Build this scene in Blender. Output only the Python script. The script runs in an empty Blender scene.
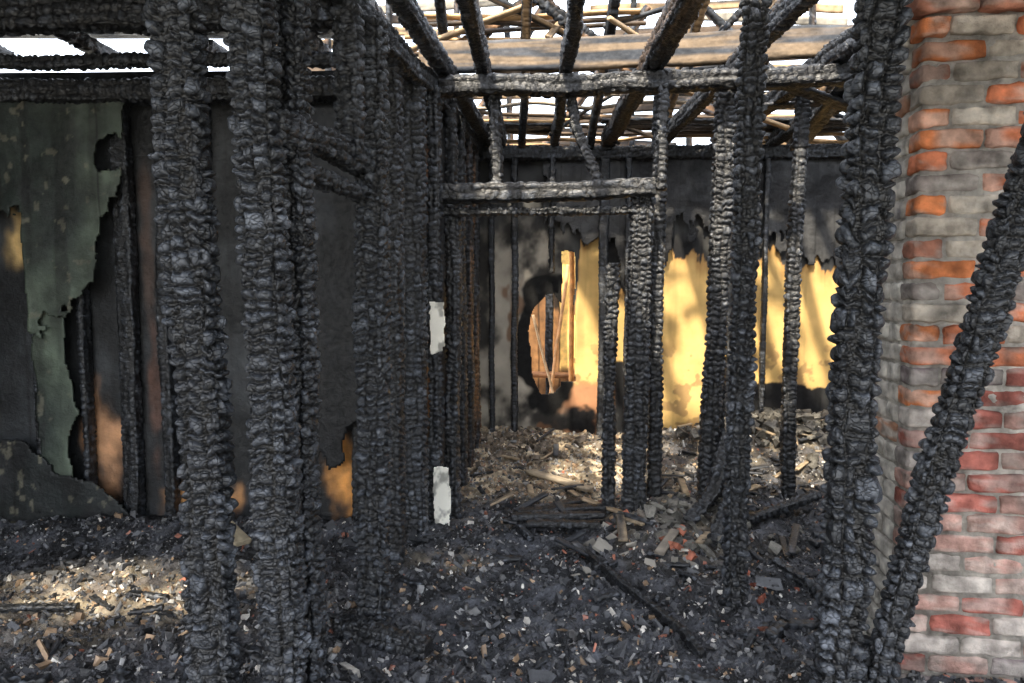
import bpy, bmesh, math
import numpy as np
rng=np.random.default_rng(7)

# ------------------------------------------------------------ noise helpers
def H(a,b,c=0,s=0):
    n=np.sin(a*127.1+b*311.7+c*74.7+s*53.37)*43758.5453
    return n-np.floor(n)
def vn(x,y,z,s=0):
    x=np.asarray(x,float);y=np.asarray(y,float)+0*x;z=np.asarray(z,float)+0*x
    ix,iy,iz=np.floor(x),np.floor(y),np.floor(z)
    fx,fy,fz=x-ix,y-iy,z-iz
    fx=fx*fx*(3-2*fx);fy=fy*fy*(3-2*fy);fz=fz*fz*(3-2*fz)
    r=0
    for a in (0,1):
        for b in (0,1):
            for c in (0,1):
                w=(fx if a else 1-fx)*(fy if b else 1-fy)*(fz if c else 1-fz)
                r=r+w*H(ix+a,iy+b,iz+c,s)
    return r
def fbm(x,y,z=0,s=0,o=4):
    r=0;A=.5;t=0
    for i in range(o):
        r=r+A*vn(np.asarray(x)*2**i,np.asarray(y)*2**i,np.asarray(z)*2**i,s+i);t+=A;A*=.5
    return r/t
def sst(a,b,x):
    t=np.clip((x-a)/(b-a),0,1);return t*t*(3-2*t)
def lerp(a,b,t):
    a=np.asarray(a,float);b=np.asarray(b,float);t=np.asarray(t)[...,None]
    return a*(1-t)+b*t

# ------------------------------------------------------------ mesh helpers
def mk(name,V,F,C,mat,smooth=True):
    me=bpy.data.meshes.new(name)
    V=np.asarray(V,np.float32);F=np.asarray(F,np.int32)
    me.vertices.add(len(V));me.vertices.foreach_set('co',V.ravel())
    me.loops.add(F.size);me.loops.foreach_set('vertex_index',F.ravel())
    me.polygons.add(len(F))
    me.polygons.foreach_set('loop_start',np.arange(0,F.size,4,dtype=np.int32))
    me.polygons.foreach_set('loop_total',np.full(len(F),4,np.int32))
    me.polygons.foreach_set('use_smooth',np.full(len(F),smooth))
    me.update(calc_edges=True)
    at=me.color_attributes.new('Col','FLOAT_COLOR','POINT')
    cc=np.ones((len(V),4),np.float32);cc[:,:3]=C
    at.data.foreach_set('color',cc.ravel())
    me.materials.append(mat)
    ob=bpy.data.objects.new(name,me)
    bpy.context.scene.collection.objects.link(ob)
    return ob
def join(parts):
    Vs,Fs,Cs=[],[],[];o=0
    for V,F,C in parts:
        Vs.append(V);Fs.append(F+o);Cs.append(C);o+=len(V)
    return np.concatenate(Vs),np.concatenate(Fs),np.concatenate(Cs)

def mat_vc(name,rough=.6,spec=.5,bump=.4,bscale=60,bdist=.01,var=.5,rvar=.2,crack=0.0):
    m=bpy.data.materials.new(name);m.use_nodes=True
    nt=m.node_tree;n=nt.nodes;l=nt.links
    b=n['Principled BSDF']
    at=n.new('ShaderNodeAttribute');at.attribute_name='Col'
    tc=n.new('ShaderNodeTexCoord')
    nz=n.new('ShaderNodeTexNoise');nz.inputs['Scale'].default_value=bscale;nz.inputs['Detail'].default_value=8;nz.inputs['Roughness'].default_value=.65
    l.new(tc.outputs['Object'],nz.inputs['Vector'])
    nz2=n.new('ShaderNodeTexNoise');nz2.inputs['Scale'].default_value=bscale*.22;nz2.inputs['Detail'].default_value=6
    l.new(tc.outputs['Object'],nz2.inputs['Vector'])
    mr=n.new('ShaderNodeMapRange');mr.inputs[1].default_value=.3;mr.inputs[2].default_value=.7
    mr.inputs[3].default_value=1-var;mr.inputs[4].default_value=1+var
    l.new(nz2.outputs['Fac'],mr.inputs[0])
    vm=n.new('ShaderNodeVectorMath');vm.operation='SCALE'
    l.new(at.outputs['Color'],vm.inputs[0]);l.new(mr.outputs[0],vm.inputs['Scale'])
    colout=vm.outputs[0]
    b.inputs['Specular IOR Level'].default_value=spec
    bp=n.new('ShaderNodeBump');bp.inputs['Strength'].default_value=bump;bp.inputs['Distance'].default_value=bdist
    l.new(nz.outputs['Fac'],bp.inputs['Height'])
    nrm=bp.outputs[0]
    if crack>0:
        mp=n.new('ShaderNodeMapping');mp.inputs['Scale'].default_value=(34,34,56)
        wv=n.new('ShaderNodeTexNoise');wv.inputs['Scale'].default_value=14;wv.inputs['Detail'].default_value=3
        l.new(tc.outputs['Object'],wv.inputs['Vector'])
        ad=n.new('ShaderNodeVectorMath');ad.operation='MULTIPLY_ADD';ad.inputs[1].default_value=(.05,.05,.03)
        l.new(wv.outputs['Color'],ad.inputs[0]);l.new(tc.outputs['Object'],ad.inputs[2])
        l.new(ad.outputs[0],mp.inputs['Vector'])
        vo=n.new('ShaderNodeTexVoronoi');vo.feature='DISTANCE_TO_EDGE';vo.inputs['Scale'].default_value=1.0
        l.new(mp.outputs[0],vo.inputs['Vector'])
        cr=n.new('ShaderNodeMapRange');cr.inputs[1].default_value=0;cr.inputs[2].default_value=.10
        cr.inputs[3].default_value=0;cr.inputs[4].default_value=1
        l.new(vo.outputs['Distance'],cr.inputs[0])
        cm=n.new('ShaderNodeMapRange');cm.inputs[3].default_value=.3;cm.inputs[4].default_value=1.1
        l.new(cr.outputs[0],cm.inputs[0])
        v2=n.new('ShaderNodeVectorMath');v2.operation='SCALE'
        l.new(colout,v2.inputs[0]);l.new(cm.outputs[0],v2.inputs['Scale']);colout=v2.outputs[0]
        b2=n.new('ShaderNodeBump');b2.inputs['Strength'].default_value=crack;b2.inputs['Distance'].default_value=.005
        l.new(cr.outputs[0],b2.inputs['Height']);l.new(nrm,b2.inputs['Normal']);nrm=b2.outputs[0]
    l.new(colout,b.inputs['Base Color'])
    r2=n.new('ShaderNodeMapRange');r2.inputs[1].default_value=.3;r2.inputs[2].default_value=.7
    r2.inputs[3].default_value=rough-rvar;r2.inputs[4].default_value=min(1,rough+rvar)
    l.new(nz.outputs['Fac'],r2.inputs[0]);l.new(r2.outputs[0],b.inputs['Roughness'])
    l.new(nrm,b.inputs['Normal'])
    return m
M_char=mat_vc('charred_wood',rough=.40,spec=.62,bump=.5,bscale=170,bdist=.005,var=.5,rvar=.15,crack=.6)
M_wood=mat_vc('scorched_wood',rough=.7,spec=.3,bump=.4,bscale=50,bdist=.006,var=.35)
M_rub=mat_vc('ash_rubble',rough=.65,spec=.45,bump=.9,bscale=70,bdist=.02,var=.6)
M_chip=mat_vc('debris_chips',rough=.5,spec=.6,bump=.5,bscale=90,bdist=.006,var=.4)
M_brick=mat_vc('old_brick',rough=.85,spec=.2,bump=1.0,bscale=75,bdist=.010,var=.5,rvar=.1)
M_wall=mat_vc('burnt_wallboard',rough=.58,spec=.45,bump=.6,bscale=28,bdist=.014,var=.55)
M_plas=mat_vc('painted_plaster',rough=.75,spec=.25,bump=.25,bscale=20,bdist=.006,var=.18)

# ------------------------------------------------------------ charred timber
def timber(pts,w,d,seed,res=.009,cu=.055,cv=.036,amp=.018,yaw=-.12,taper=1.0,lumps=.10,tone=1.0,
           brown=0.0,bcol=(.24,.13,.06),wob=.008,plain=False):
    P=np.array(pts,float)
    seg=np.linalg.norm(np.diff(P,axis=0),axis=1);L=np.concatenate([[0],np.cumsum(seg)]);T=L[-1]
    nv=max(4,int(T/res));per=2*(w+d);nu=max(10,int(per/res))
    s=np.linspace(0,T,nv)
    s=np.concatenate([[0,0],s,[T,T]])
    endsc=np.concatenate([[.02,.65],np.ones(nv),[.65,.02]])
    ctr=np.stack([np.interp(s,L,P[:,i]) for i in range(3)],1)
    if len(P)>2:
        k=max(3,int(nv*.12));ker=np.ones(k)/k
        pad=np.concatenate([np.repeat(ctr[:1],k,0),ctr,np.repeat(ctr[-1:],k,0)])
        sm=np.stack([np.convolve(pad[:,i],ker,'same') for i in range(3)],1)[k:-k]
        wgt=np.clip(np.minimum(s,T-s)/(T*.12),0,1)[:,None]
        ctr=ctr*(1-wgt)+sm*wgt
    t=(P[-1]-P[0])/np.linalg.norm(P[-1]-P[0])
    if abs(t[2])>.6:
        S=np.array([math.cos(yaw),math.sin(yaw),0]);S-=t*S.dot(t);S/=np.linalg.norm(S)
    else:
        S=np.cross(t,[0,0,1]);S/=np.linalg.norm(S)
    N=np.cross(S,t)
    ctr=ctr+wob*2*((vn(s*2.3,seed,0,1)-.5)[:,None]*S+(vn(s*2.1,seed+9,0,2)-.5)[:,None]*N)
    q=np.arange(nu)/nu*per
    px=np.where(q<w,q-w/2,np.where(q<w+d,w/2,np.where(q<2*w+d,w/2-(q-w-d),-w/2)))
    py=np.where(q<w,-d/2,np.where(q<w+d,q-w-d/2,np.where(q<2*w+d,d/2,d/2-(q-2*w-d))))
    a,b=w/2,d/2;e=6
    r=((abs(px/a))**e+(abs(py/b))**e)**(-1/e)
    px,py=px*r,py*r
    nx=np.sign(px)*abs(px/a)**(e-1)/a;ny=np.sign(py)*abs(py/b)**(e-1)/b
    nn=np.hypot(nx,ny);nx/=nn;ny/=nn
    Nc=max(3,int(round(per/cu)))
    U=(q/per*Nc)[None,:]+0*s[:,None]
    V=(s/cv)[:,None]+0*q[None,:]
    thp=(q/per*2*math.pi)[None,:]
    cx_,sx_=np.cos(thp)*Nc/5.,np.sin(thp)*Nc/5.
    W1=fbm(cx_*1.0+seed,sx_*1.0,V*.16,seed,2)-.5
    U2=U+W1*1.5+(fbm(cx_*3+seed,sx_*3,V*.8,seed+6,2)-.5)*.55
    col=np.floor(U2);tu=U2-col;cw=np.mod(col,Nc)
    V2=V+(fbm(cx_*1.6,sx_*1.6+seed,V*.3,seed+3,2)-.5)*1.0+(fbm(cx_*4,sx_*4+seed,V*1.1,seed+4,2)-.5)*.32+H(cw,seed,0,3)*.9
    r0=np.floor(V2)
    bl=np.full(V2.shape,-1e9);ab=np.full(V2.shape,1e9);ID=np.zeros(V2.shape)
    for k in (-1,0,1,2):
        bb=r0+k+.85*(H(cw,r0+k,0,seed)-.5)
        m=(bb<=V2)&(bb>bl);ID=np.where(m,H(cw,r0+k,7,seed),ID);bl=np.where(m,bb,bl)
        ab=np.where(bb>V2,np.minimum(ab,bb),ab)
    ab=np.minimum(ab,bl+2.2);sz=np.maximum(ab-bl,.05);tv_=np.clip((V2-bl)/sz,0,1)
    dv=np.minimum(tv_,1-tv_)*sz
    du=np.minimum(tu,1-tu)*cu/cv
    crv=1-np.exp(-(dv/.14)**1.5)
    cru=1-np.exp(-(du/.17)**1.5)
    dome=np.clip(4*tv_*(1-tv_),0,1)**.6*.45+.55
    domu=np.clip(4*tu*(1-tu),0,1)**.5*.25+.75
    tilt=(H(cw,bl,3,seed)-.5)*(tv_-.5)*.7+(H(cw,bl,4,seed)-.5)*(tu-.5)*.7
    p=crv*cru*dome*domu
    pil=sst(.25,.78,p)
    h=p*(.70+.6*ID+tilt)
    if plain: pil=np.ones_like(pil);p=np.ones_like(p);ID=ID*0+.5;h=p*.9
    low=fbm(np.cos(thp)*1.1+seed,np.sin(thp)*1.1,s[:,None]*3.2,seed,3)-.5
    tp=(1+(taper-1)*(1-s/T))[:,None]*(1+lumps*3.0*low)
    disp=amp*(h-.6)+ (fbm(cx_*5,sx_*5,V*2.0,seed,2)-.5)*amp*.4
    X=(px[None,:]*tp+disp*nx[None,:])*endsc[:,None]
    Y=(py[None,:]*tp+disp*ny[None,:])*endsc[:,None]
    Vv=ctr[:,None,:]+X[...,None]*S+Y[...,None]*N
    n=len(s)
    i=np.arange(n-1)[:,None]*nu;j=np.arange(nu)[None,:];j2=(j+1)%nu
    F=np.stack([i+j,i+j2,i+nu+j2,i+nu+j],-1).reshape(-1,4)
    ash=sst(.58,.78,fbm(U*.35+3,V*.12,1,seed+4,3))
    g=pil*(.30+.9*ID*ID)
    c_=lerp((.0006,.0006,.0007),(.045,.051,.062),g)*tone
    c_=lerp(c_,c_*1.8+np.array([.014,.014,.014]),ash*pil)
    if brown>0:
        bm=sst(1-brown-.12,1-brown+.12,fbm(s[:,None]*1.6+5,cx_,sx_,seed+8,4))*(.5+.5*pil)
        gr=.55+.6*fbm(s[:,None]*2,U*9/Nc*4,0,seed,3)
        c_=lerp(c_,np.array(bcol)*gr[...,None],bm)
    return Vv.reshape(-1,3),F,c_.reshape(-1,3)
def post(name,pts,w,d,seed,mat=None,**k):
    V,F,C=timber(pts,w,d,seed,**k)
    return mk(name,V,F,C,mat or M_char)

# foreground charred posts
post('charred_post',[(-1.03,2.3,-.05),(-1.06,2.3,1.2),(-1.125,2.3,3.02)],.150,.10,1,res=.0046,cu=.072,cv=.042,amp=.029,tone=1.15)
post('charred_post',[(-.812,2.35,-.05),(-.835,2.35,1.4),(-.875,2.35,3.02)],.135,.11,2,res=.0046,cu=.064,cv=.037,amp=.027,tone=1.15)
post('charred_post',[(-.775,2.52,-.05),(-.785,2.52,1.5),(-.785,2.52,3.02)],.09,.11,3,res=.005,cu=.055,cv=.034,amp=.023)
post('charred_post',[(1.185,2.4,-.05),(1.21,2.4,1.2),(1.285,2.4,3.02)],.145,.11,4,res=.0046,cu=.072,cv=.050,amp=.031,tone=1.1)
post('leaning_charred_post',[(1.36,2.5,-.03),(1.40,2.42,.35),(1.48,2.36,.9),(1.60,2.3,1.5),(1.70,2.25,2.0),(1.80,2.2,2.75)],.11,.09,5,res=.0048,cu=.058,cv=.040,amp=.024,taper=.85)
# stud wall left of passage
post('charred_stud',[(-.64,3.1,-.05),(-.62,3.1,2.75)],.13,.12,6,res=.0056,cu=.058,cv=.036,amp=.025,tone=1.15)
post('charred_stud',[(-.665,2.9,2.1),(-.68,2.9,2.75)],.10,.09,7,res=.0085,amp=.020)
post('charred_stud',[(-.655,3.8,-.05),(-.65,3.8,2.8)],.085,.12,8,res=.0072)
post('charred_stud',[(-.60,4.2,-.05),(-.60,4.2,2.85)],.13,.10,9,res=.0072,amp=.022,tone=1.25)
post('charred_stud',[(-.50,4.42,-.05),(-.49,4.42,2.85)],.075,.10,10,res=.0085)
post('charred_stud',[(-.40,4.55,-.05),(-.385,4.55,2.1)],.085,.10,11,res=.0085)
post('charred_stud',[(-.43,4.9,-.05),(-.43,4.9,2.9)],.07,.10,12,res=.010)
post('charred_stud',[(-.40,5.35,-.05),(-.40,5.35,2.9)],.07,.10,13,res=.011)
post('charred_stud',[(-.37,5.85,-.05),(-.37,5.85,2.9)],.07,.10,14,res=.011,brown=.35,bcol=(.3,.15,.06))
post('charred_stud',[(-.34,6.35,0),(-.34,6.35,2.9)],.07,.10,15,res=.011,brown=.4,bcol=(.3,.15,.06))
post('charred_top_plate',[(-.83,1.9,2.74),(-.71,2.9,2.78),(-.54,4.5,2.88),(-.33,6.7,2.92)],.13,.12,16,res=.009)
post('charred_top_plate',[(-.60,3.0,3.0),(-.42,4.6,3.0),(-.25,6.7,3.02)],.10,.10,17,res=.011)
post('charred_lintel',[(-.81,2.35,2.13),(-.62,3.22,2.12)],.10,.10,18,res=.007)
post('charred_lintel',[(-.80,2.45,2.0),(-.62,3.2,1.99)],.08,.05,19,res=.007)
# door frame across passage
post('charred_door_header',[(-.56,4.5,2.2),(.16,4.45,2.205),(.90,4.36,2.22)],.12,.115,20,res=.008,tone=1.1,cu=.06,cv=.08,amp=.011)
post('charred_door_header',[(-.50,4.52,2.085),(.88,4.42,2.09)],.10,.045,21,res=.008)
post('charred_door_jamb',[(.80,4.42,-.05),(.835,4.42,2.2)],.14,.11,22,res=.0070,amp=.022,tone=1.2)
post('charred_door_jamb',[(.655,4.48,-.03),(.64,4.46,.9),(.67,4.48,1.75)],.075,.07,23,res=.0075,amp=.020,lumps=.25)
post('charred_stud',[(.97,4.6,-.03),(.98,4.6,2.85)],.085,.09,24,res=.009)
post('charred_stud',[(-.10,4.5,2.25),(-.11,4.5,2.9)],.07,.06,25,res=.009)
post('charred_stud',[(.37,4.5,2.92),(.40,4.48,2.62),(.56,4.45,2.25)],.06,.06,26,res=.009)
post('charred_stud',[(.93,4.36,2.2),(.95,4.36,2.85)],.06,.06,27,res=.009)
post('charred_plate',[(-.62,4.48,2.87),(.8,4.4,2.87),(2.5,4.2,2.89),(3.6,4.1,2.88)],.12,.12,28,res=.009,tone=.35,cu=.06,cv=.07,amp=.014)
post('charred_stud',[(1.305,4.5,-.03),(1.345,4.5,1.4),(1.38,4.5,2.9)],.12,.10,29,res=.0075,amp=.022)
post('charred_stud',[(1.42,4.62,-.03),(1.40,4.62,2.9)],.06,.08,30,res=.01)
post('charred_post',[(1.11,3.3,-.05),(1.115,3.3,1.2),(1.14,3.3,3.02)],.115,.09,31,res=.0058,cu=.058,cv=.038,amp=.025,taper=.8,tone=1.1)
post('charred_stud',[(2.02,4.9,-.03),(2.0,4.9,1.2),(2.04,4.9,3.0)],.09,.08,32,res=.009)
# ceiling joists (run in depth)
for i,(xa,xb,w,br) in enumerate([(-.23,-.10,.08,.3),(.31,.42,.07,.3),(.86,.93,.13,.48),(1.42,1.45,.09,.3),(1.98,1.98,.1,.3),(2.55,2.5,.1,.2)]):
    post('charred_joist',[(xa,3.0,3.0),((xa+xb)/2,5.0,3.02),(xb,6.75,3.03)],w,.13,40+i,res=.011,brown=br,bcol=(.11,.070,.042),tone=.7)
V,F,C=timber([(-.62,4.72,3.13),(.6,4.66,3.14),(1.6,4.55,3.16),(3.6,4.35,3.16)],.06,.20,50,res=.009,amp=.012,brown=.52,bcol=(.19,.135,.085),lumps=.10,plain=True)
mk('scorched_beam',V,F,C,M_wood)
post('charred_ceiling_beam',[(-4,3.62,2.96),(-.7,3.55,2.98)],.12,.17,60,res=.009,cu=.06,cv=.05)
post('charred_ceiling_beam',[(-4,4.0,2.86),(-.7,3.95,2.87)],.06,.07,61,res=.010)
post('charred_ceiling_beam',[(-4,4.3,2.77),(-.62,4.25,2.80)],.12,.13,62,res=.010,tone=.8)

# ------------------------------------------------------------ back roof slope
parts=[]
for i in range(20):
    t=i*.08+.03
    y=6.8-t*.89;z=2.98+t*.455+.02
    if i in (6,9,15): continue
    x0=-.9+rng.uniform(-.2,.5);x1=3.7-rng.uniform(0,.4)
    if y<5.95: x1=rng.uniform(.75,1.15)
    elif rng.random()<.3:x1=rng.uniform(1.,2.6)
    rr=rng.random();c=(.60,.38,.19) if rr<.4 else ((.42,.35,.26) if rr<.65 else (.13,.09,.06))
    sk_=rng.uniform(-.07,.07)
    parts.append(timber([(x0,y-sk_,z+sk_*.5),((x0+x1)/2,y+rng.uniform(-.03,.03),z+rng.uniform(-.04,.02)),(x1,y+sk_,z-sk_*.5)],.04+.03*rng.random(),.025,100+i,res=.018,amp=.003,brown=.6,bcol=c,lumps=.03,wob=.025,plain=True))
for i in range(18):
    y=rng.uniform(5.3,6.6);x=rng.uniform(-.5,3.3);z=2.98+(6.8-y)*.511+rng.uniform(-.25,-.05)
    if y<5.9 and x>1.0: x-=1.4
    dx=rng.uniform(-.6,.6);dy=rng.uniform(-.4,.4)
    parts.append(timber([(x-dx,y-dy*.5,z-rng.uniform(-.05,.15)),(x+dx,y+dy*.5,z+rng.uniform(0,.3))],rng.uniform(.03,.09),.025,160+i,res=.016,amp=.006,brown=rng.choice([.2,.45,.7]),bcol=(.48,.33,.19),plain=True,lumps=.15))
V,F,C=join(parts);mk('roof_battens',V,F,C,M_wood)
for i,x in enumerate([-.55,.1,.75,1.4,2.05,2.7,3.35]):
    post('scorched_rafter',[(x,6.9,2.88),(x+.02,4.6,4.05)],.07,.12,130+i,mat=M_wood,res=.013,amp=.010,brown=.5 if i%2 else .3,bcol=(.36,.23,.12))
post('collapsed_rafter',[(-.9,5.6,3.2),(.9,5.7,4.4)],.06,.1,140,res=.012,brown=.4,mat=M_wood)
post('collapsed_rafter',[(1.1,5.4,3.12),(-.4,5.2,4.2)],.05,.09,141,res=.012,brown=.4,mat=M_wood)
post('collapsed_rafter',[(1.5,5.9,3.1),(2.1,5.0,3.9)],.07,.09,142,res=.012,brown=.5,bcol=(.4,.27,.15),mat=M_wood)
post('collapsed_rafter',[(1.2,5.5,3.13),(1.75,5.3,3.7)],.05,.07,143,res=.012,brown=.5,bcol=(.4,.27,.15),mat=M_wood)
post('charred_plate',[(-.5,6.72,2.90),(3.7,6.72,2.92)],.12,.13,144,res=.012)
parts=[]
for i in range(3):
    parts.append(timber([(rng.uniform(.7,1.6),6.3+i*.15,3.11),(4.05,6.3+i*.15,3.11)],.14,.025,150+i,res=.02,amp=.008,lumps=.06))
for i in range(2):
    parts.append(timber([(-.7,6.45+i*.15,3.11),(rng.uniform(.2,.5),6.45+i*.15,3.11)],.14,.025,155+i,res=.02,amp=.008,lumps=.06))
for i,(a,b_) in enumerate([((1.5,4.6,3.02),(2.7,4.9,2.75)),((1.6,5.0,3.05),(2.9,4.7,3.0)),((1.7,5.4,2.98),(2.6,4.8,2.9)),((2.2,4.4,2.98),(2.3,5.6,2.72))]):
    parts.append(timber([a,b_],.13,.03,170+i,res=.014,amp=.01,lumps=.15,brown=.25))
V,F,C=join(parts);mk('charred_ceiling_boards',V,F,C,M_char)
# attic gable beyond
parts=[]
z=3.0;i=0
while z<6.2:
    x=-3.2
    while x<6.0:
        l=rng.uniform(.7,2.4)
        if rng.random()>.38:
            r=rng.random()
            c=(.40,.27,.15) if r<.4 else ((.30,.27,.22) if r<.7 else (.12,.085,.06))
            sg=rng.uniform(-.10,.10)
            parts.append(timber([(x,8.9+rng.uniform(-.02,.02),z+sg*.5),(x+l-.02,8.9,z-sg*.5)],.022,.115,900+i,res=.05,amp=.003,brown=.66,bcol=c,lumps=.05,wob=.01,plain=True))
        x+=l;i+=1
    z+=.155
for j,x in enumerate(np.arange(-3.0,6.0,.75)):
    parts.append(timber([(x,8.78,2.95),(x+rng.uniform(-.12,.12),8.78,6.2)],.07,.09,980+j,res=.03,amp=.01,brown=.3,bcol=(.3,.17,.09)))
for j,(a,b_) in enumerate([((-2.6,8.6,3.),(1.2,8.6,5.9)),((4.6,8.6,3.),(1.4,8.6,5.9)),((-1,8.5,4.1),(4.5,8.5,4.1)),((.2,8.0,3.0),(1.6,8.3,4.9)),((2.9,7.9,3.0),(1.9,8.2,4.9)),((-.8,8.2,3.),(.6,8.1,5.2)),((3.8,8.2,3.2),(.8,8.3,4.3))]):
    parts.append(timber([a,b_],.08,.13,995+j,res=.025,amp=.012,brown=.35,bcol=(.36,.2,.1)))
V,F,C=join(parts);mk('attic_gable_framing',V,F,C,M_wood)

# front roof deck (burnt planks, lapped)
parts=[]
y=-.3;i=0
while y<4.5:
    z=3.15+.03*(i%2)
    runs=[(-4.1,4.1)]
    if .85<y<1.42:
        j=rng.uniform(-.15,.15);runs=[(-4.1,-3.45+j),(-2.35-j,4.1)]
    if y>3.0: runs=[(-4.1,-.75)]
    for a,b in runs:
        parts.append(timber([(a,y,z),(b,y,z)],.165,.03,200+i,res=.035,amp=.003,lumps=.01,wob=.002,plain=True,tone=.8))
    y+=.142;i+=1
for x in (-3.6,-2.75,-1.9,-1.2,0,1.2,2.3,3.4):
    parts.append(timber([(x,-.4,3.07),(x,3.05,3.07)],.06,.10,260+i,res=.03));i+=1
for x in (-3.4,-2.7,-2.0,-1.3):
    parts.append(timber([(x,3.1,3.08),(x+.1,4.6,3.09)],.07,.1,260+i,res=.02));i+=1
V,F,C=join(parts);mk('ceiling',V,F,C,M_char)

# ------------------------------------------------------------ wall panels
def panel(name,x0,x1,z0,z1,y0,y1,res,keep,colf,mat,warp=.02,seed=0,th=.012,axis='x'):
    nx=int((x1-x0)/res)+1;nz=int((z1-z0)/res)+1
    X,Z=np.meshgrid(np.linspace(x0,x1,nx),np.linspace(z0,z1,nz))
    jx=(fbm(X*9,Z*9,0,seed+20,2)-.5)*res*1.2
    Yb=y0+(y1-y0)*(X-x0)/(x1-x0)
    Y=Yb+(fbm(X*2.2,Z*2.2,0,seed,4)-.5)*warp*2
    C=colf(X,Z)
    K=keep(X,Z)>0 if keep is not None else np.ones(X.shape,bool)
    q=K[:-1,:-1]&K[1:,:-1]&K[:-1,1:]&K[1:,1:]
    id=np.arange(nx*nz).reshape(nz,nx)
    F=np.stack([id[:-1,:-1],id[:-1,1:],id[1:,1:],id[1:,:-1]],-1)[q]
    if axis=='x': V=np.stack([X+jx,Y,Z],-1).reshape(-1,3)
    else: V=np.stack([Y,X+jx,Z],-1).reshape(-1,3)
    used=np.unique(F);mp=np.zeros(nx*nz,int);mp[used]=np.arange(len(used))
    ob=mk(name,V[used],mp[F],C.reshape(-1,3)[used],mat)
    if th:
        s=ob.modifiers.new('thick','SOLIDIFY');s.thickness=th;s.offset=0
    return ob
def dark_col(seed,brown=.0,base=(.006,.007,.008),hi=(.030,.033,.036)):
    def f(X,Z):
        n=fbm(X*3,Z*2,0,seed,5)
        c=lerp(base,hi,sst(.4,.65,n))
        gro=sst(.0,.06,np.abs(np.mod(X*5.2,1)-.5))
        c=c*(.4+.6*gro[...,None])
        if brown>0:
            b=sst(1-brown,1-brown+.1,fbm(X*2.4+7,Z*.9+3,0,seed+3,4))
            c=lerp(c,np.array((.24,.11,.05)),b)
        return c
    return f
def lcol(X,Z):
    c=dark_col(3)(X,Z)
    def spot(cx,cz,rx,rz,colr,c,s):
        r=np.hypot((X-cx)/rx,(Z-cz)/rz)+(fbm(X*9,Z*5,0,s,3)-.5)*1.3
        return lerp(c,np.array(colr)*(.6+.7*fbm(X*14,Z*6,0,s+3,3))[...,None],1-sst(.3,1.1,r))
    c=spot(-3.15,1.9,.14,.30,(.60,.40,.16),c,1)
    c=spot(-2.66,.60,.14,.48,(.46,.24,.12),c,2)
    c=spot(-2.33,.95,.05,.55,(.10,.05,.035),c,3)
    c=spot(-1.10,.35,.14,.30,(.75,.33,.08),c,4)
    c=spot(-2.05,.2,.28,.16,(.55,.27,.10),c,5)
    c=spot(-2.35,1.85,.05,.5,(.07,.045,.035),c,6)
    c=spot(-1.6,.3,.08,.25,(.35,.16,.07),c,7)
    return c
panel('wall_left_room',-4.0,-.62,-.1,2.95,4.48,4.40,.015,None,lcol,M_wall,seed=3,warp=.015,th=.03)
def gcol(seed,a=(.018,.025,.021),b=(.095,.120,.088)):
    def f(X,Z):
        n=fbm(X*1.6,Z*1.3,0,seed,5)
        c=lerp(a,b,sst(.34,.66,n))
        st=sst(.48,.75,fbm(X*14,Z*1.2,0,seed+5,3))
        c=c*(1-.55*st[...,None])
        s2=sst(.50,.72,fbm(X*3,Z*3,0,seed+9,6))
        c=lerp(c,np.array((.008,.008,.009)),s2*.9)
        s3=sst(.70,.74,fbm(X*16+4,Z*12,0,seed+13,4))
        c=lerp(c,np.array((.15,.14,.10)),s3*.5)
        seam=1-sst(.0,.010,np.abs(np.mod(X+.38,.62)-.31))
        return c*(1-.7*seam[...,None])
    return f
def kA(X,Z):
    e=np.interp(X,[-4,-3.2,-3.05,-3.02,-2.85,-2.74,-2.60,-2.55,-2.42,-2.36],[1.9,2.05,2.0,1.35,1.38,1.40,1.62,2.02,2.2,2.9])
    n=(fbm(X*7,Z*7,0,31,4)-.5)*.34+(fbm(X*24,Z*24,0,30,2)-.5)*.14
    hole=np.hypot((X+2.47)/.09,(Z-2.42)/.12)-1+n*2.4
    return np.minimum(Z-e+n,hole)
panel('torn_wallboard',-4,-2.3,1.2,2.76,4.28,4.27,.010,kA,gcol(11),M_wall,seed=8,warp=.03)
def kB(X,Z):
    n=(fbm(X*8,Z*5,0,33,4)-.5)*.12
    return np.minimum(np.minimum(X+3.03,-2.80-X)+n, 1.45-Z)
panel('torn_wallboard',-3.1,-2.7,-.05,1.5,4.31,4.30,.012,kB,gcol(14),M_wall,seed=9,warp=.02)
def kC(X,Z):
    e=np.interp(X,[-4,-3.1,-2.9,-2.6,-2.4],[.62,.6,.45,.3,.05]);n=(fbm(X*7,Z*7,0,35,4)-.5)*.25
    return e-Z+n
panel('torn_wallboard',-4,-2.4,-.05,.9,4.29,4.28,.012,kC,gcol(16,(.012,.015,.015),(.06,.07,.065)),M_wall,seed=10,warp=.03)
def kE(X,Z):
    n=(fbm(X*6,Z*3,0,37,4)-.5)*.2
    return np.minimum(np.minimum(X+1.42+n,-.78-X+n),Z-.55+n*3)
panel('torn_wallboard',-1.6,-.7,-.05,2.7,4.30,4.28,.014,kE,dark_col(18,0,(.003,.0035,.0045),(.022,.025,.030)),M_wall,seed=12,warp=.02)
for i,(x,w) in enumerate([(-2.47,.11),(-2.22,.07),(-1.95,.06),(-1.5,.08),(-1.0,.07),(-3.04,.04),(-2.75,.04)]):
    post('charred_stud',[(x,4.38,-.05),(x+.01,4.38,2.75)],w,.08,300+i,res=.012,amp=.010,tone=.9)
panel('wall_passage_left',4.4,6.9,-.1,2.95,-.56,-.46,.03,None,dark_col(21,.36),M_wall,seed=21,axis='y',th=.02)
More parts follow.
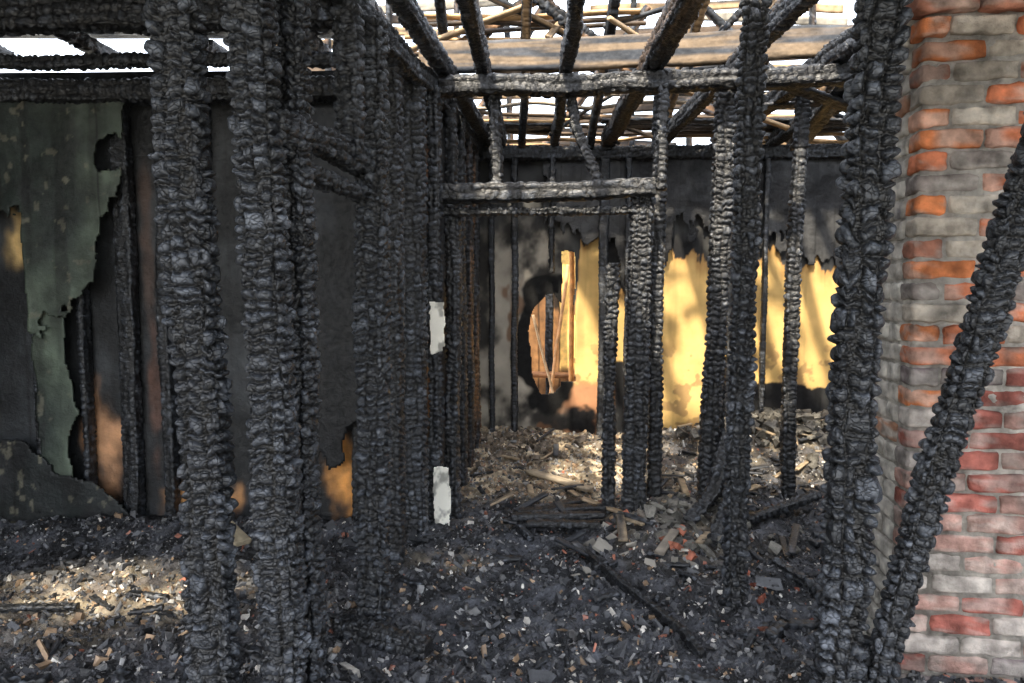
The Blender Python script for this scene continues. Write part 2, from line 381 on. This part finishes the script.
panel('wall_left',.9,4.5,-.1,3.1,-4.1,-4.1,.04,None,dark_col(22,.2),M_wall,seed=22,axis='y',th=.03)
panel('wall_right',.9,9.3,-.1,3.1,4.1,4.1,.04,None,dark_col(23,.2),M_wall,seed=23,axis='y',th=.03)

def bcolf(X,Z):
    soot=lerp((.010,.010,.011),(.06,.06,.058),sst(.38,.68,fbm(X*1.8,Z*1.6,0,41,5)))
    soot=soot*(1-.5*sst(.5,.7,fbm(X*16,Z*1.5,0,42,3)))[...,None]
    grey=lerp((.04,.037,.033),(.50,.45,.37),sst(.42,.66,fbm(X*3.2,Z*2.6,0,43,5)))
    m=sst(-.45,-.3,X)*(1-sst(.45,.6,X))*(1-sst(2.3,2.6,Z+fbm(X*4,Z*4,0,44)*.4))
    c=lerp(soot,grey,m*.85)
    bw=sst(.56,.62,fbm(X*3.5+2,Z*1.6+6,0,58,4))*(1-sst(.6,.7,X))*(1-sst(1.6,1.9,Z))
    c=lerp(c,np.array((.20,.10,.05)),bw*.8)
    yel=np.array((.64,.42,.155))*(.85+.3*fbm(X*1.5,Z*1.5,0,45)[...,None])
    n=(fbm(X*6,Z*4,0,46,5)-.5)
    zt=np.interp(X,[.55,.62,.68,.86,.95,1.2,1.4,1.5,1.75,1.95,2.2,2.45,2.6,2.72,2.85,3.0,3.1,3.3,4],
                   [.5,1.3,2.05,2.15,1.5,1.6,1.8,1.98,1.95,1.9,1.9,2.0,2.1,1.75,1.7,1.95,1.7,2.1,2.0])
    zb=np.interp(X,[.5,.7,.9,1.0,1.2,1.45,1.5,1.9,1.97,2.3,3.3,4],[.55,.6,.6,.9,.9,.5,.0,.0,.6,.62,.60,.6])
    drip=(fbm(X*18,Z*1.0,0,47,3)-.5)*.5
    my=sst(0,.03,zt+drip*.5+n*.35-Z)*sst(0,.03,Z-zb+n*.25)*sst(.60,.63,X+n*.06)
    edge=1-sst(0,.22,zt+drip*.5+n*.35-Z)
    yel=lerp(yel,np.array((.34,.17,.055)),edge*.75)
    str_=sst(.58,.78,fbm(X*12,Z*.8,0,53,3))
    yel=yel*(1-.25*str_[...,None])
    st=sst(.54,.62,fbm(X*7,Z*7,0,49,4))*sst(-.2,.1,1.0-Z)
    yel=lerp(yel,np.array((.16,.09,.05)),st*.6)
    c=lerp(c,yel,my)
    pk=sst(.40,.50,X)*(1-sst(.95,1.05,X))*(1-sst(.58,.72,Z))
    c=lerp(c,np.array((.42,.21,.11)),pk*sst(.4,.6,fbm(X*4,Z*4,0,48)))
    ring=np.hypot((X-.38)/.30,(Z-1.08)/.60)+(fbm(X*5,Z*5,0,50,3)-.5)*.5
    c=lerp(c,np.array((.006,.006,.006)),(1-sst(1.12,1.25,ring))*(1-sst(.60,.64,X)))
    return c
def bkeep(X,Z):
    n=(fbm(X*4,Z*4,0,51,4)-.5)
    e1_=np.hypot((X-.38)/.21,(Z-1.06)/.52)-1+n*.5
    slot=np.maximum(np.abs(X-.565+n*.05)-.060,np.maximum(.68-Z,Z-2.0+n*.3))*6
    return np.minimum(e1_,slot)
panel('wall_back',-.42,4.0,-.1,2.95,6.82,6.80,.010,bkeep,bcolf,M_plas,seed=40,warp=.012,th=.03)
def kH(X,Z):
    e=np.interp(X,[.3,.5,.6,.9,1.1,1.4,1.6,1.9,2.2,2.6,2.9,3.4,4],[2.4,2.1,2.1,2.2,1.75,1.8,2.1,2.05,1.9,2.15,1.85,2.05,2.0])
    n=(fbm(X*8,Z*3,0,55,4)-.5)*.8+(fbm(X*25,Z*8,0,54,2)-.5)*.25
    return Z-e+n
panel('charred_wallpaper',.3,4,1.3,2.9,6.74,6.74,.012,kH,dark_col(56,0,(.006,.006,.007),(.040,.040,.040)),M_wall,seed=57,warp=.05,th=.006)
for i,(x,w) in enumerate([(.02,.06),(-.2,.05),(.39,.05),(.88,.09),(1.12,.06),(2.12,.06),(2.45,.05)]):
    post('charred_stud',[(x,6.66,.1),(x+.01,6.68,2.85)],w,.06,320+i,res=.014,amp=.01) if i!=2 else post('charred_stud',[(x,6.68,1.75),(x,6.68,2.85)],w,.06,320+i,res=.014)
# room behind hole
def far_col(X,Z):
    c=lerp((.06,.028,.012),(.30,.15,.06),fbm(X*9,Z*.8,0,61,4))
    g=sst(0,.10,np.abs(np.mod(X*7,1)-.5));c=c*(.12+.88*g[...,None])
    c=lerp(c,np.array((.005,.004,.003)),sst(.45,.6,fbm(X*3+1,Z*2,0,62,4))*.95)
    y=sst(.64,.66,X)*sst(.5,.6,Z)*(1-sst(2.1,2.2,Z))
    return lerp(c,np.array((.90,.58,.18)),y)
panel('wall_far_room',-1.5,4,-.1,2.9,9.2,9.2,.02,None,far_col,M_wood,seed=60,th=.03)
parts=[timber([(.42,8.2,0),(.68,8.3,1.9)],.04,.05,401,res=.02,brown=.9,bcol=(.75,.42,.2),plain=True,amp=.003),
       timber([(.66,7.6,0),(.66,7.6,2.6)],.055,.09,402,res=.02,brown=.95,bcol=(.95,.45,.16),plain=True,amp=.003),
       timber([(.55,7.9,.1),(.25,8.1,1.3)],.03,.04,403,res=.02,brown=.9,bcol=(.6,.42,.25),plain=True,amp=.003),
       timber([(.47,8.6,.0),(.47,8.6,2.2)],.10,.06,406,res=.02,amp=.005),
       timber([(.0,8.5,.55),(1.2,8.5,.50)],.16,.06,404,res=.02,brown=.8,bcol=(.35,.17,.08),plain=True,amp=.01,lumps=.2)]
V,F,C=join(parts);mk('collapsed_framing',V,F,C,M_wood)
parts=[];y=6.98;i=0
while y<8.7:
    if not(7.3<y<8.4): parts.append(timber([(-1.5,y,2.93),(4.1,y,2.93)],.16,.03,450+i,res=.04,amp=.003,lumps=.02,wob=.004,plain=True))
    y+=.155;i+=1
V,F,C=join(parts);mk('ceiling_far_room',V,F,C,M_char)

# ------------------------------------------------------------ floor rubble
def fz(x,y):
    h=(fbm(x*1.3,y*1.3,0,71,3)-.5)*.16
    h=h+.18*sst(5.2,6.9,y)
    h=h+.18*np.exp(-(((x-2.5)/.9)**2+((y-6.4)/.5)**2))
    h=h+.14*np.exp(-(((x-1.05)/.45)**2+((y-4.4)/.4)**2))
    h=h+.08*np.exp(-(((x-1.6)/.5)**2+((y-4.9)/.4)**2))
    h=h+.08*np.exp(-(((x+.6)/.3)**2+((y-3.9)/.6)**2))
    h=h+.10*np.exp(-((y-4.2)/.22)**2)*sst(.5,1,-x)
    return h
def lump(x,y):
    return (fbm(x*11,y*11,0,72,3)-.5)*.070+np.abs(fbm(x*34,y*34,0,73,2)-.5)*.05
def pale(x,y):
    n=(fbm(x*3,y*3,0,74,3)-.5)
    a=sst(4.5,5.2,y+n)*sst(-.7,-.4,x+n*.3)*(1-sst(1.0,1.6,x+n*.5))  # passage: light plaster debris, its colour lifted further to read as sunlit
    b=np.exp(-(((x+2.0)/.75)**2+((y-3.3)/.30)**2))*.7  # front-left sun patch painted into the floor colour as dusty brown
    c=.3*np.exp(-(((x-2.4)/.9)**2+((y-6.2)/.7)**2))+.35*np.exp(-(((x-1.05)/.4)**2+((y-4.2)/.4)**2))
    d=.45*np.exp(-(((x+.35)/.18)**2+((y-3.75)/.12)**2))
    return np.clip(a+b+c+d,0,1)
xs=np.linspace(-4.05,4.05,640);ys=np.linspace(.6,9.15,660)
X,Y=np.meshgrid(xs,ys)
Z=fz(X,Y)+lump(X,Y)
n1=fbm(X*9,Y*9,0,75,4)
C=lerp((.010,.011,.0135),(.075,.079,.092),sst(.38,.66,n1))
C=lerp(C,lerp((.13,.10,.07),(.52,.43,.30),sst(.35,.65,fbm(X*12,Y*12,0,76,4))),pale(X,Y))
id=np.arange(X.size).reshape(X.shape)
F=np.stack([id[:-1,:-1],id[:-1,1:],id[1:,1:],id[1:,:-1]],-1).reshape(-1,4)
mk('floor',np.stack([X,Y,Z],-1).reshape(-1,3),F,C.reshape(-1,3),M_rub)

cube=np.array([[-1,-1,-1],[1,-1,-1],[1,1,-1],[-1,1,-1],[-1,-1,1],[1,-1,1],[1,1,1],[-1,1,1]],float)
cf=np.array([[0,3,2,1],[4,5,6,7],[0,1,5,4],[1,2,6,5],[2,3,7,6],[3,0,4,7]])
def chips(P,S,Cc,tilt=1.0):
    n=len(P)
    v=cube[None]*(.40+.60*rng.random((n,8,3)))*S[:,None,:]
    q=rng.normal(size=(n,4));q[:,1:3]*=tilt
    q/=np.linalg.norm(q,axis=1)[:,None]
    w,x,y,z=q.T
    R=np.stack([np.stack([1-2*(y*y+z*z),2*(x*y-z*w),2*(x*z+y*w)],-1),
                np.stack([2*(x*y+z*w),1-2*(x*x+z*z),2*(y*z-x*w)],-1),
                np.stack([2*(x*z-y*w),2*(y*z+x*w),1-2*(x*x+y*y)],-1)],1)
    v=np.einsum('nij,nkj->nki',R,v)+P[:,None,:]
    F=(cf[None]+np.arange(n)[:,None,None]*8).reshape(-1,4)
    return v.reshape(-1,3),F,np.repeat(Cc,8,0)
def scatter(n,smin,smax,pw,ymax=6.75,flat=.55,palep=.12,y0=1.6,tone=1.):
    y=y0+(ymax-y0)*rng.random(n)**1.35
    x=rng.uniform(-1,1,n)*np.minimum(3.9,.95*y+.3)
    ok=~((y>4.25)&(x<-.5));x,y=x[ok],y[ok];n=len(x)
    s=smin+(smax-smin)*rng.random(n)**pw
    z=fz(x,y)+lump(x,y)+s*.15
    S=np.stack([s*rng.uniform(.6,1.5,n),s*rng.uniform(.4,1,n),s*rng.uniform(.2,flat,n)],1)
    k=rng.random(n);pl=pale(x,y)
    g=rng.uniform(.006,.085,n)[:,None]*np.array([1,1.04,1.15])
    gr=rng.uniform(.08,.28,n)[:,None]*np.array([1,1,1])
    wh=rng.uniform(.3,.75,n)[:,None]*np.array([1,.95,.86])
    rd=rng.uniform(.16,.36,n)[:,None]*np.array([1,.38,.24])
    br=rng.uniform(.12,.40,n)[:,None]*np.array([1,.68,.42])
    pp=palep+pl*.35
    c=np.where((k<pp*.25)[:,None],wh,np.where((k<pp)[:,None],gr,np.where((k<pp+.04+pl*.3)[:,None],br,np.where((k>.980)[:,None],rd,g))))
    return chips(np.stack([x,y,z],1),S,c*tone)
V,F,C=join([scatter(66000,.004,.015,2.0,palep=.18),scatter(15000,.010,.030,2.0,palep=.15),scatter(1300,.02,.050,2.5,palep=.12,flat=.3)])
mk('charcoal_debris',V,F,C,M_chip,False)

parts=[]
for i in range(180):
    y=rng.uniform(2.4,6.5);x=rng.uniform(-.85,.85)*y*.9
    if y>4.1 and x<-.3: continue
    l=rng.uniform(.06,.22);a=rng.uniform(0,math.pi);z=float(fz(x,y)+.02)
    dx,dy=math.cos(a)*l/2,math.sin(a)*l/2;tz=rng.uniform(-.02,.03)
    w=rng.uniform(.02,.05)
    parts.append(timber([(x-dx,y-dy,z),(x+dx,y+dy,z+tz)],w,w*.7,500+i,res=.010,cu=.03,cv=.025,amp=.010,lumps=.2))
for i in range(75):
    y=rng.uniform(3.9,6.6);x=rng.uniform(-.15,2.9)
    l=rng.uniform(.10,.42);a=rng.uniform(0,math.pi);z=float(fz(x,y)+.035)
    dx,dy=math.cos(a)*l/2,math.sin(a)*l/2
    parts.append(timber([(x-dx,y-dy,z),(x+dx,y+dy,z+rng.uniform(-.02,.08))],rng.uniform(.025,.07),.012,700+i,res=.014,amp=.004,plain=True,brown=rng.choice([.2,.5,.7]),bcol=(.34,.26,.17)))
V,F,C=join(parts);mk('burnt_wood_fragments',V,F,C,M_chip)

def fp(x,y,dz=.02): return (x,y,float(fz(np.array(x),np.array(y)))+dz)
post('charred_stick',[fp(.42,3.95,.04),fp(.6,3.45,.05),fp(.78,3.05,.04),fp(.82,2.85,.03)],.04,.035,800,res=.008,cu=.03,cv=.025,amp=.008,tone=.6)
post('charred_log',[fp(-.78,2.98,.05),fp(-.6,2.9,.07),fp(-.36,2.82,.05)],.085,.07,801,res=.007,cu=.04,cv=.03,amp=.016,tone=.7)
post('charred_stick',[fp(-2.9,3.1,.03),fp(-2.1,3.2,.04)],.04,.03,802,res=.009,amp=.008)
for i,(xa,ya,xb,yb,w) in enumerate([(.05,4.5,.62,4.42,.09),(.0,4.36,.6,4.3,.07),(.1,4.25,.55,4.18,.08),(.15,4.62,.55,4.7,.07)]):
    post('charred_plank',[fp(xa,ya,.06),fp(xb,yb,.06)],w,.04,810+i,res=.009,amp=.007,tone=.8)
post('fallen_charred_stud',[fp(1.1,4.15,.02),(1.28,4.3,.28),(1.42,4.45,.62)],.08,.07,820,res=.009)
post('fallen_charred_stud',[fp(1.2,3.95,.03),(1.38,4.2,.25),(1.55,4.5,.40)],.09,.04,821,res=.009)
post('fallen_charred_stud',[fp(1.5,4.3,.03),fp(2.1,4.6,.14)],.07,.05,822,res=.01)
post('fallen_charred_stud',[fp(1.65,3.2,.03),fp(1.45,3.7,.05)],.05,.05,823,res=.01)
V,F,C=timber([fp(-1.9,4.15,.10),fp(-1.55,3.85,.07)],.10,.03,830,res=.01,amp=.002,brown=.95,bcol=(.38,.32,.22),plain=True);mk('weathered_board',V,F,C,M_wood)
V,F,C=timber([fp(.15,5.6,.06),fp(.6,5.15,.05)],.09,.03,831,res=.01,amp=.002,brown=.9,bcol=(.4,.33,.24),plain=True);mk('weathered_board',V,F,C,M_wood)
V,F,C=timber([fp(.98,4.05,.05),fp(.84,3.82,.04)],.06,.02,832,res=.01,amp=.002,brown=.9,bcol=(.24,.21,.17),plain=True);mk('weathered_board',V,F,C,M_wood)
def heap(name,x,y,S,c,mat,n,sx,sy,dz=0.,tilt=.5):
    px=x+rng.normal(size=n)*sx;py=np.minimum(y+rng.normal(size=n)*sy,6.7)
    P=np.stack([px,py,fz(px,py)+lump(px,py)+S[2]*.5+dz*rng.random(n)],1)
    SS=np.array(S)[None]*rng.uniform(.4,1.2,(n,1))*rng.uniform(.7,1.3,(n,3))
    V,F,C=chips(P,SS,np.array(c)[None]*rng.uniform(.4,1.2,(n,1)),tilt=tilt)
    return mk(name,V,F,C,mat,False)
def scrap(name,x,y,z0,z1,w,c):
    def k(X,Z): return np.minimum(np.minimum(X-x+w/2,x+w/2-X),np.minimum(Z-z0,z1-Z))+(fbm(X*20,Z*14,0,int(x*99),3)-.5)*.04
    panel(name,x-w,x+w,z0-.05,z1+.05,y,y,.005,k,lambda X,Z:lerp(c,np.array(c)*.4,sst(.5,.7,fbm(X*20,Z*14,0,3))),M_plas,warp=.01,th=.012)
scrap('plaster_scrap',-.475,4.33,1.17,1.50,.095,(.90,.86,.75))
scrap('plaster_scrap',-.455,4.33,.04,.44,.11,(.90,.87,.77))
heap('plaster_rubble',1.49,2.56,(.05,.035,.015),(.6,.6,.57),M_plas,16,.06,.05)
heap('plaster_rubble',.66,3.95,(.05,.035,.010),(.42,.39,.34),M_plas,24,.20,.16)
heap('broken_brick',.95,3.9,(.045,.03,.022),(.38,.14,.09),M_brick,12,.16,.16)
heap('broken_brick',1.25,3.35,(.035,.03,.02),(.36,.12,.08),M_brick,9,.14,.14)
heap('ash_lumps',2.6,6.3,(.06,.05,.035),(.16,.15,.13),M_rub,260,.45,.22,dz=.06)
heap('ash_lumps',.2,6.3,(.035,.03,.02),(.22,.18,.14),M_rub,140,.32,.25,dz=.02)
heap('ash_lumps',1.2,4.3,(.05,.045,.02),(.20,.19,.165),M_rub,80,.24,.24)

# ------------------------------------------------------------ brick chimney
bm=bmesh.new();bmesh.ops.create_cube(bm,size=2)
bmesh.ops.subdivide_edges(bm,edges=bm.edges[:],cuts=5,use_grid_fill=True)
tv=np.array([v.co[:] for v in bm.verts]);tf=np.array([[v.index for v in f.verts] for f in bm.faces]);bm.free()
def brick(c,e1,e2,half,col,seed,side=False):
    half=np.array(half)
    q=tv*half
    r=.012
    inner=np.clip(q,-(half-r),half-r);dv=q-inner;L=np.linalg.norm(dv,axis=1)[:,None]
    q=inner+dv/np.maximum(L,1e-6)*np.minimum(L,r)
    nz=np.stack([fbm(q[:,0]*26+seed,q[:,1]*26,q[:,2]*26,k,3)-.5 for k in (1,2,3)],1)*.018
    q=q+nz
    W=np.array(c)+q[:,:1]*np.array(e1)+q[:,1:2]*np.array(e2)+q[:,2:]*np.array([0,0,1])
    cc=np.array(col)*(.65+.8*fbm(q[:,0]*22+seed,q[:,1]*20,q[:,2]*20,5,3))[:,None]
    ed=sst(.46,.57,fbm(q[:,0]*11+seed*2,q[:,1]*12,q[:,2]*22,8,3))
    cc=lerp(cc,np.array((.44,.405,.36)),ed*(.85 if side else .5))
    so=sst(.56,.68,fbm(W[:,0]*3,W[:,1]*3,W[:,2]*2.5,12,4))
    cc=lerp(cc,cc*.35,so*(.3 if side else .65))
    return W,tf,cc
ang=math.radians(-7);e1=np.array([math.cos(ang),math.sin(ang),0]);e2=np.array([-math.sin(ang),math.cos(ang),0])
C0=np.array([1.56,2.66,0]);Wd,Dp=1.15,.50
parts=[];ch=.083;nC=37
for k in range(nC):
    z=-.06+ch*(k+.5)
    off=0.
    if k==31: off=.02
    if k in(32,33): off=.045
    if k>=34: off=.02
    def pick(side):
        r=rng.random();hi=z>1.25
        if side:
            return (.50,.47,.42) if r<.85 else ((.36,.19,.12) if r<.94 else (.16,.15,.15))
        if k>=33: return (.38,.38,.30) if r<.7 else (.40,.18,.11)
        if hi:
            if r<.36: return (.52,.17,.085)
            if r<.68: return (.38,.165,.11)
            if r<.88: return (.46,.40,.33)
            return (.20,.17,.155)
        if r<.42: return (.34,.115,.09)
        if r<.72: return (.40,.24,.20)
        if r<.93: return (.44,.39,.35)
        return (.16,.13,.13)
    L=.235;st=0 if k%2==0 else -.118;x=st
    while x<Wd:
        a=max(x,0);b=min(x+L-.011,Wd)
        if b-a>.03:
            cx=(a+b)/2;jo=rng.uniform(-.009,.009)
            cc=C0+e1*(cx-off)+e2*(.055-off+jo);cc[2]=z+rng.uniform(-.003,.003)
            col=pick(False)
            if a<.01 and rng.random()<.35 and z>1.0: col=(.54,.18,.07)
            parts.append(brick(cc,e1,e2,((b-a)/2,.055,ch/2-.0055),col,k*17+int(x*40)))
        x+=L
    y=.115 if k%2==0 else .0
    while y<Dp:
        b=min(y+L-.011,Dp)
        if y<.01: y=.115
        if b-y>.03:
            cc=C0+e1*(.055-off+rng.uniform(-.005,.005))+e2*((y+b)/2);cc[2]=z
            parts.append(brick(cc,e1,e2,(.055,(b-y)/2,ch/2-.004),pick(True),k*31+int(y*40)+5,True))
        y=b+.011
def box(lo,hi,col):
    v=np.array([[x,y,z] for z in (lo[2],hi[2]) for x,y in ((lo[0],lo[1]),(hi[0],lo[1]),(hi[0],hi[1]),(lo[0],hi[1]))])
    W=C0+v[:,:1]*e1+v[:,1:2]*e2+v[:,2:]*np.array([0,0,1])
    return W,cf.copy(),np.repeat(np.array(col)[None],8,0)
parts.append(box((.012,.012,-.1),(Wd,Dp,3.0),(.36,.335,.30)))
V,F,C=join(parts);ob=mk('brick_chimney',V,F,C,M_brick,True)

# ------------------------------------------------------------ outside
def plane(name,x0,x1,y0,y1,z,col,mat):
    V=np.array([[x0,y0,z],[x1,y0,z],[x1,y1,z],[x0,y1,z]]);return mk(name,V,np.array([[0,1,2,3]]),np.repeat(np.array(col)[None],4,0),mat)
plane('ground',-40,40,-30,50,-.16,(.20,.19,.16),M_rub)

# ------------------------------------------------------------ light + camera
try:
    bpy.context.scene.view_settings.view_transform='Standard'
    bpy.context.scene.view_settings.look='None'
except Exception as ex: print(ex)
w=bpy.data.worlds.new('sky');bpy.context.scene.world=w;w.use_nodes=True
nt=w.node_tree;bg=nt.nodes['Background']
sk=nt.nodes.new('ShaderNodeTexSky');sk.sky_type='NISHITA';sk.sun_disc=False
sk.sun_elevation=math.radians(55);sk.sun_rotation=math.radians(200);sk.dust_density=3;sk.air_density=1.0
mx=nt.nodes.new('ShaderNodeMixRGB');mx.inputs[0].default_value=.55;mx.inputs[2].default_value=(7,7.2,7.4,1)
nt.links.new(sk.outputs[0],mx.inputs[1]);nt.links.new(mx.outputs[0],bg.inputs[0]);bg.inputs[1].default_value=.62
sl=bpy.data.lights.new('sun','SUN');sl.energy=11;sl.angle=math.radians(2.2);sl.color=(1,.89,.71)
so=bpy.data.objects.new('sun',sl);bpy.context.scene.collection.objects.link(so)
from mathutils import Vector
so.rotation_euler=Vector((.22,.56,-.77)).to_track_quat('-Z','Y').to_euler();so.location=(-4,-8,14)
cd=bpy.data.cameras.new('camera');cam=bpy.data.objects.new('camera',cd);bpy.context.scene.collection.objects.link(cam)
cd.lens=24;cd.sensor_width=36;cd.clip_start=.05;cd.clip_end=300
cam.location=(0,0,1.55);cam.rotation_euler=(math.radians(86),0,0)
bpy.context.scene.camera=cam
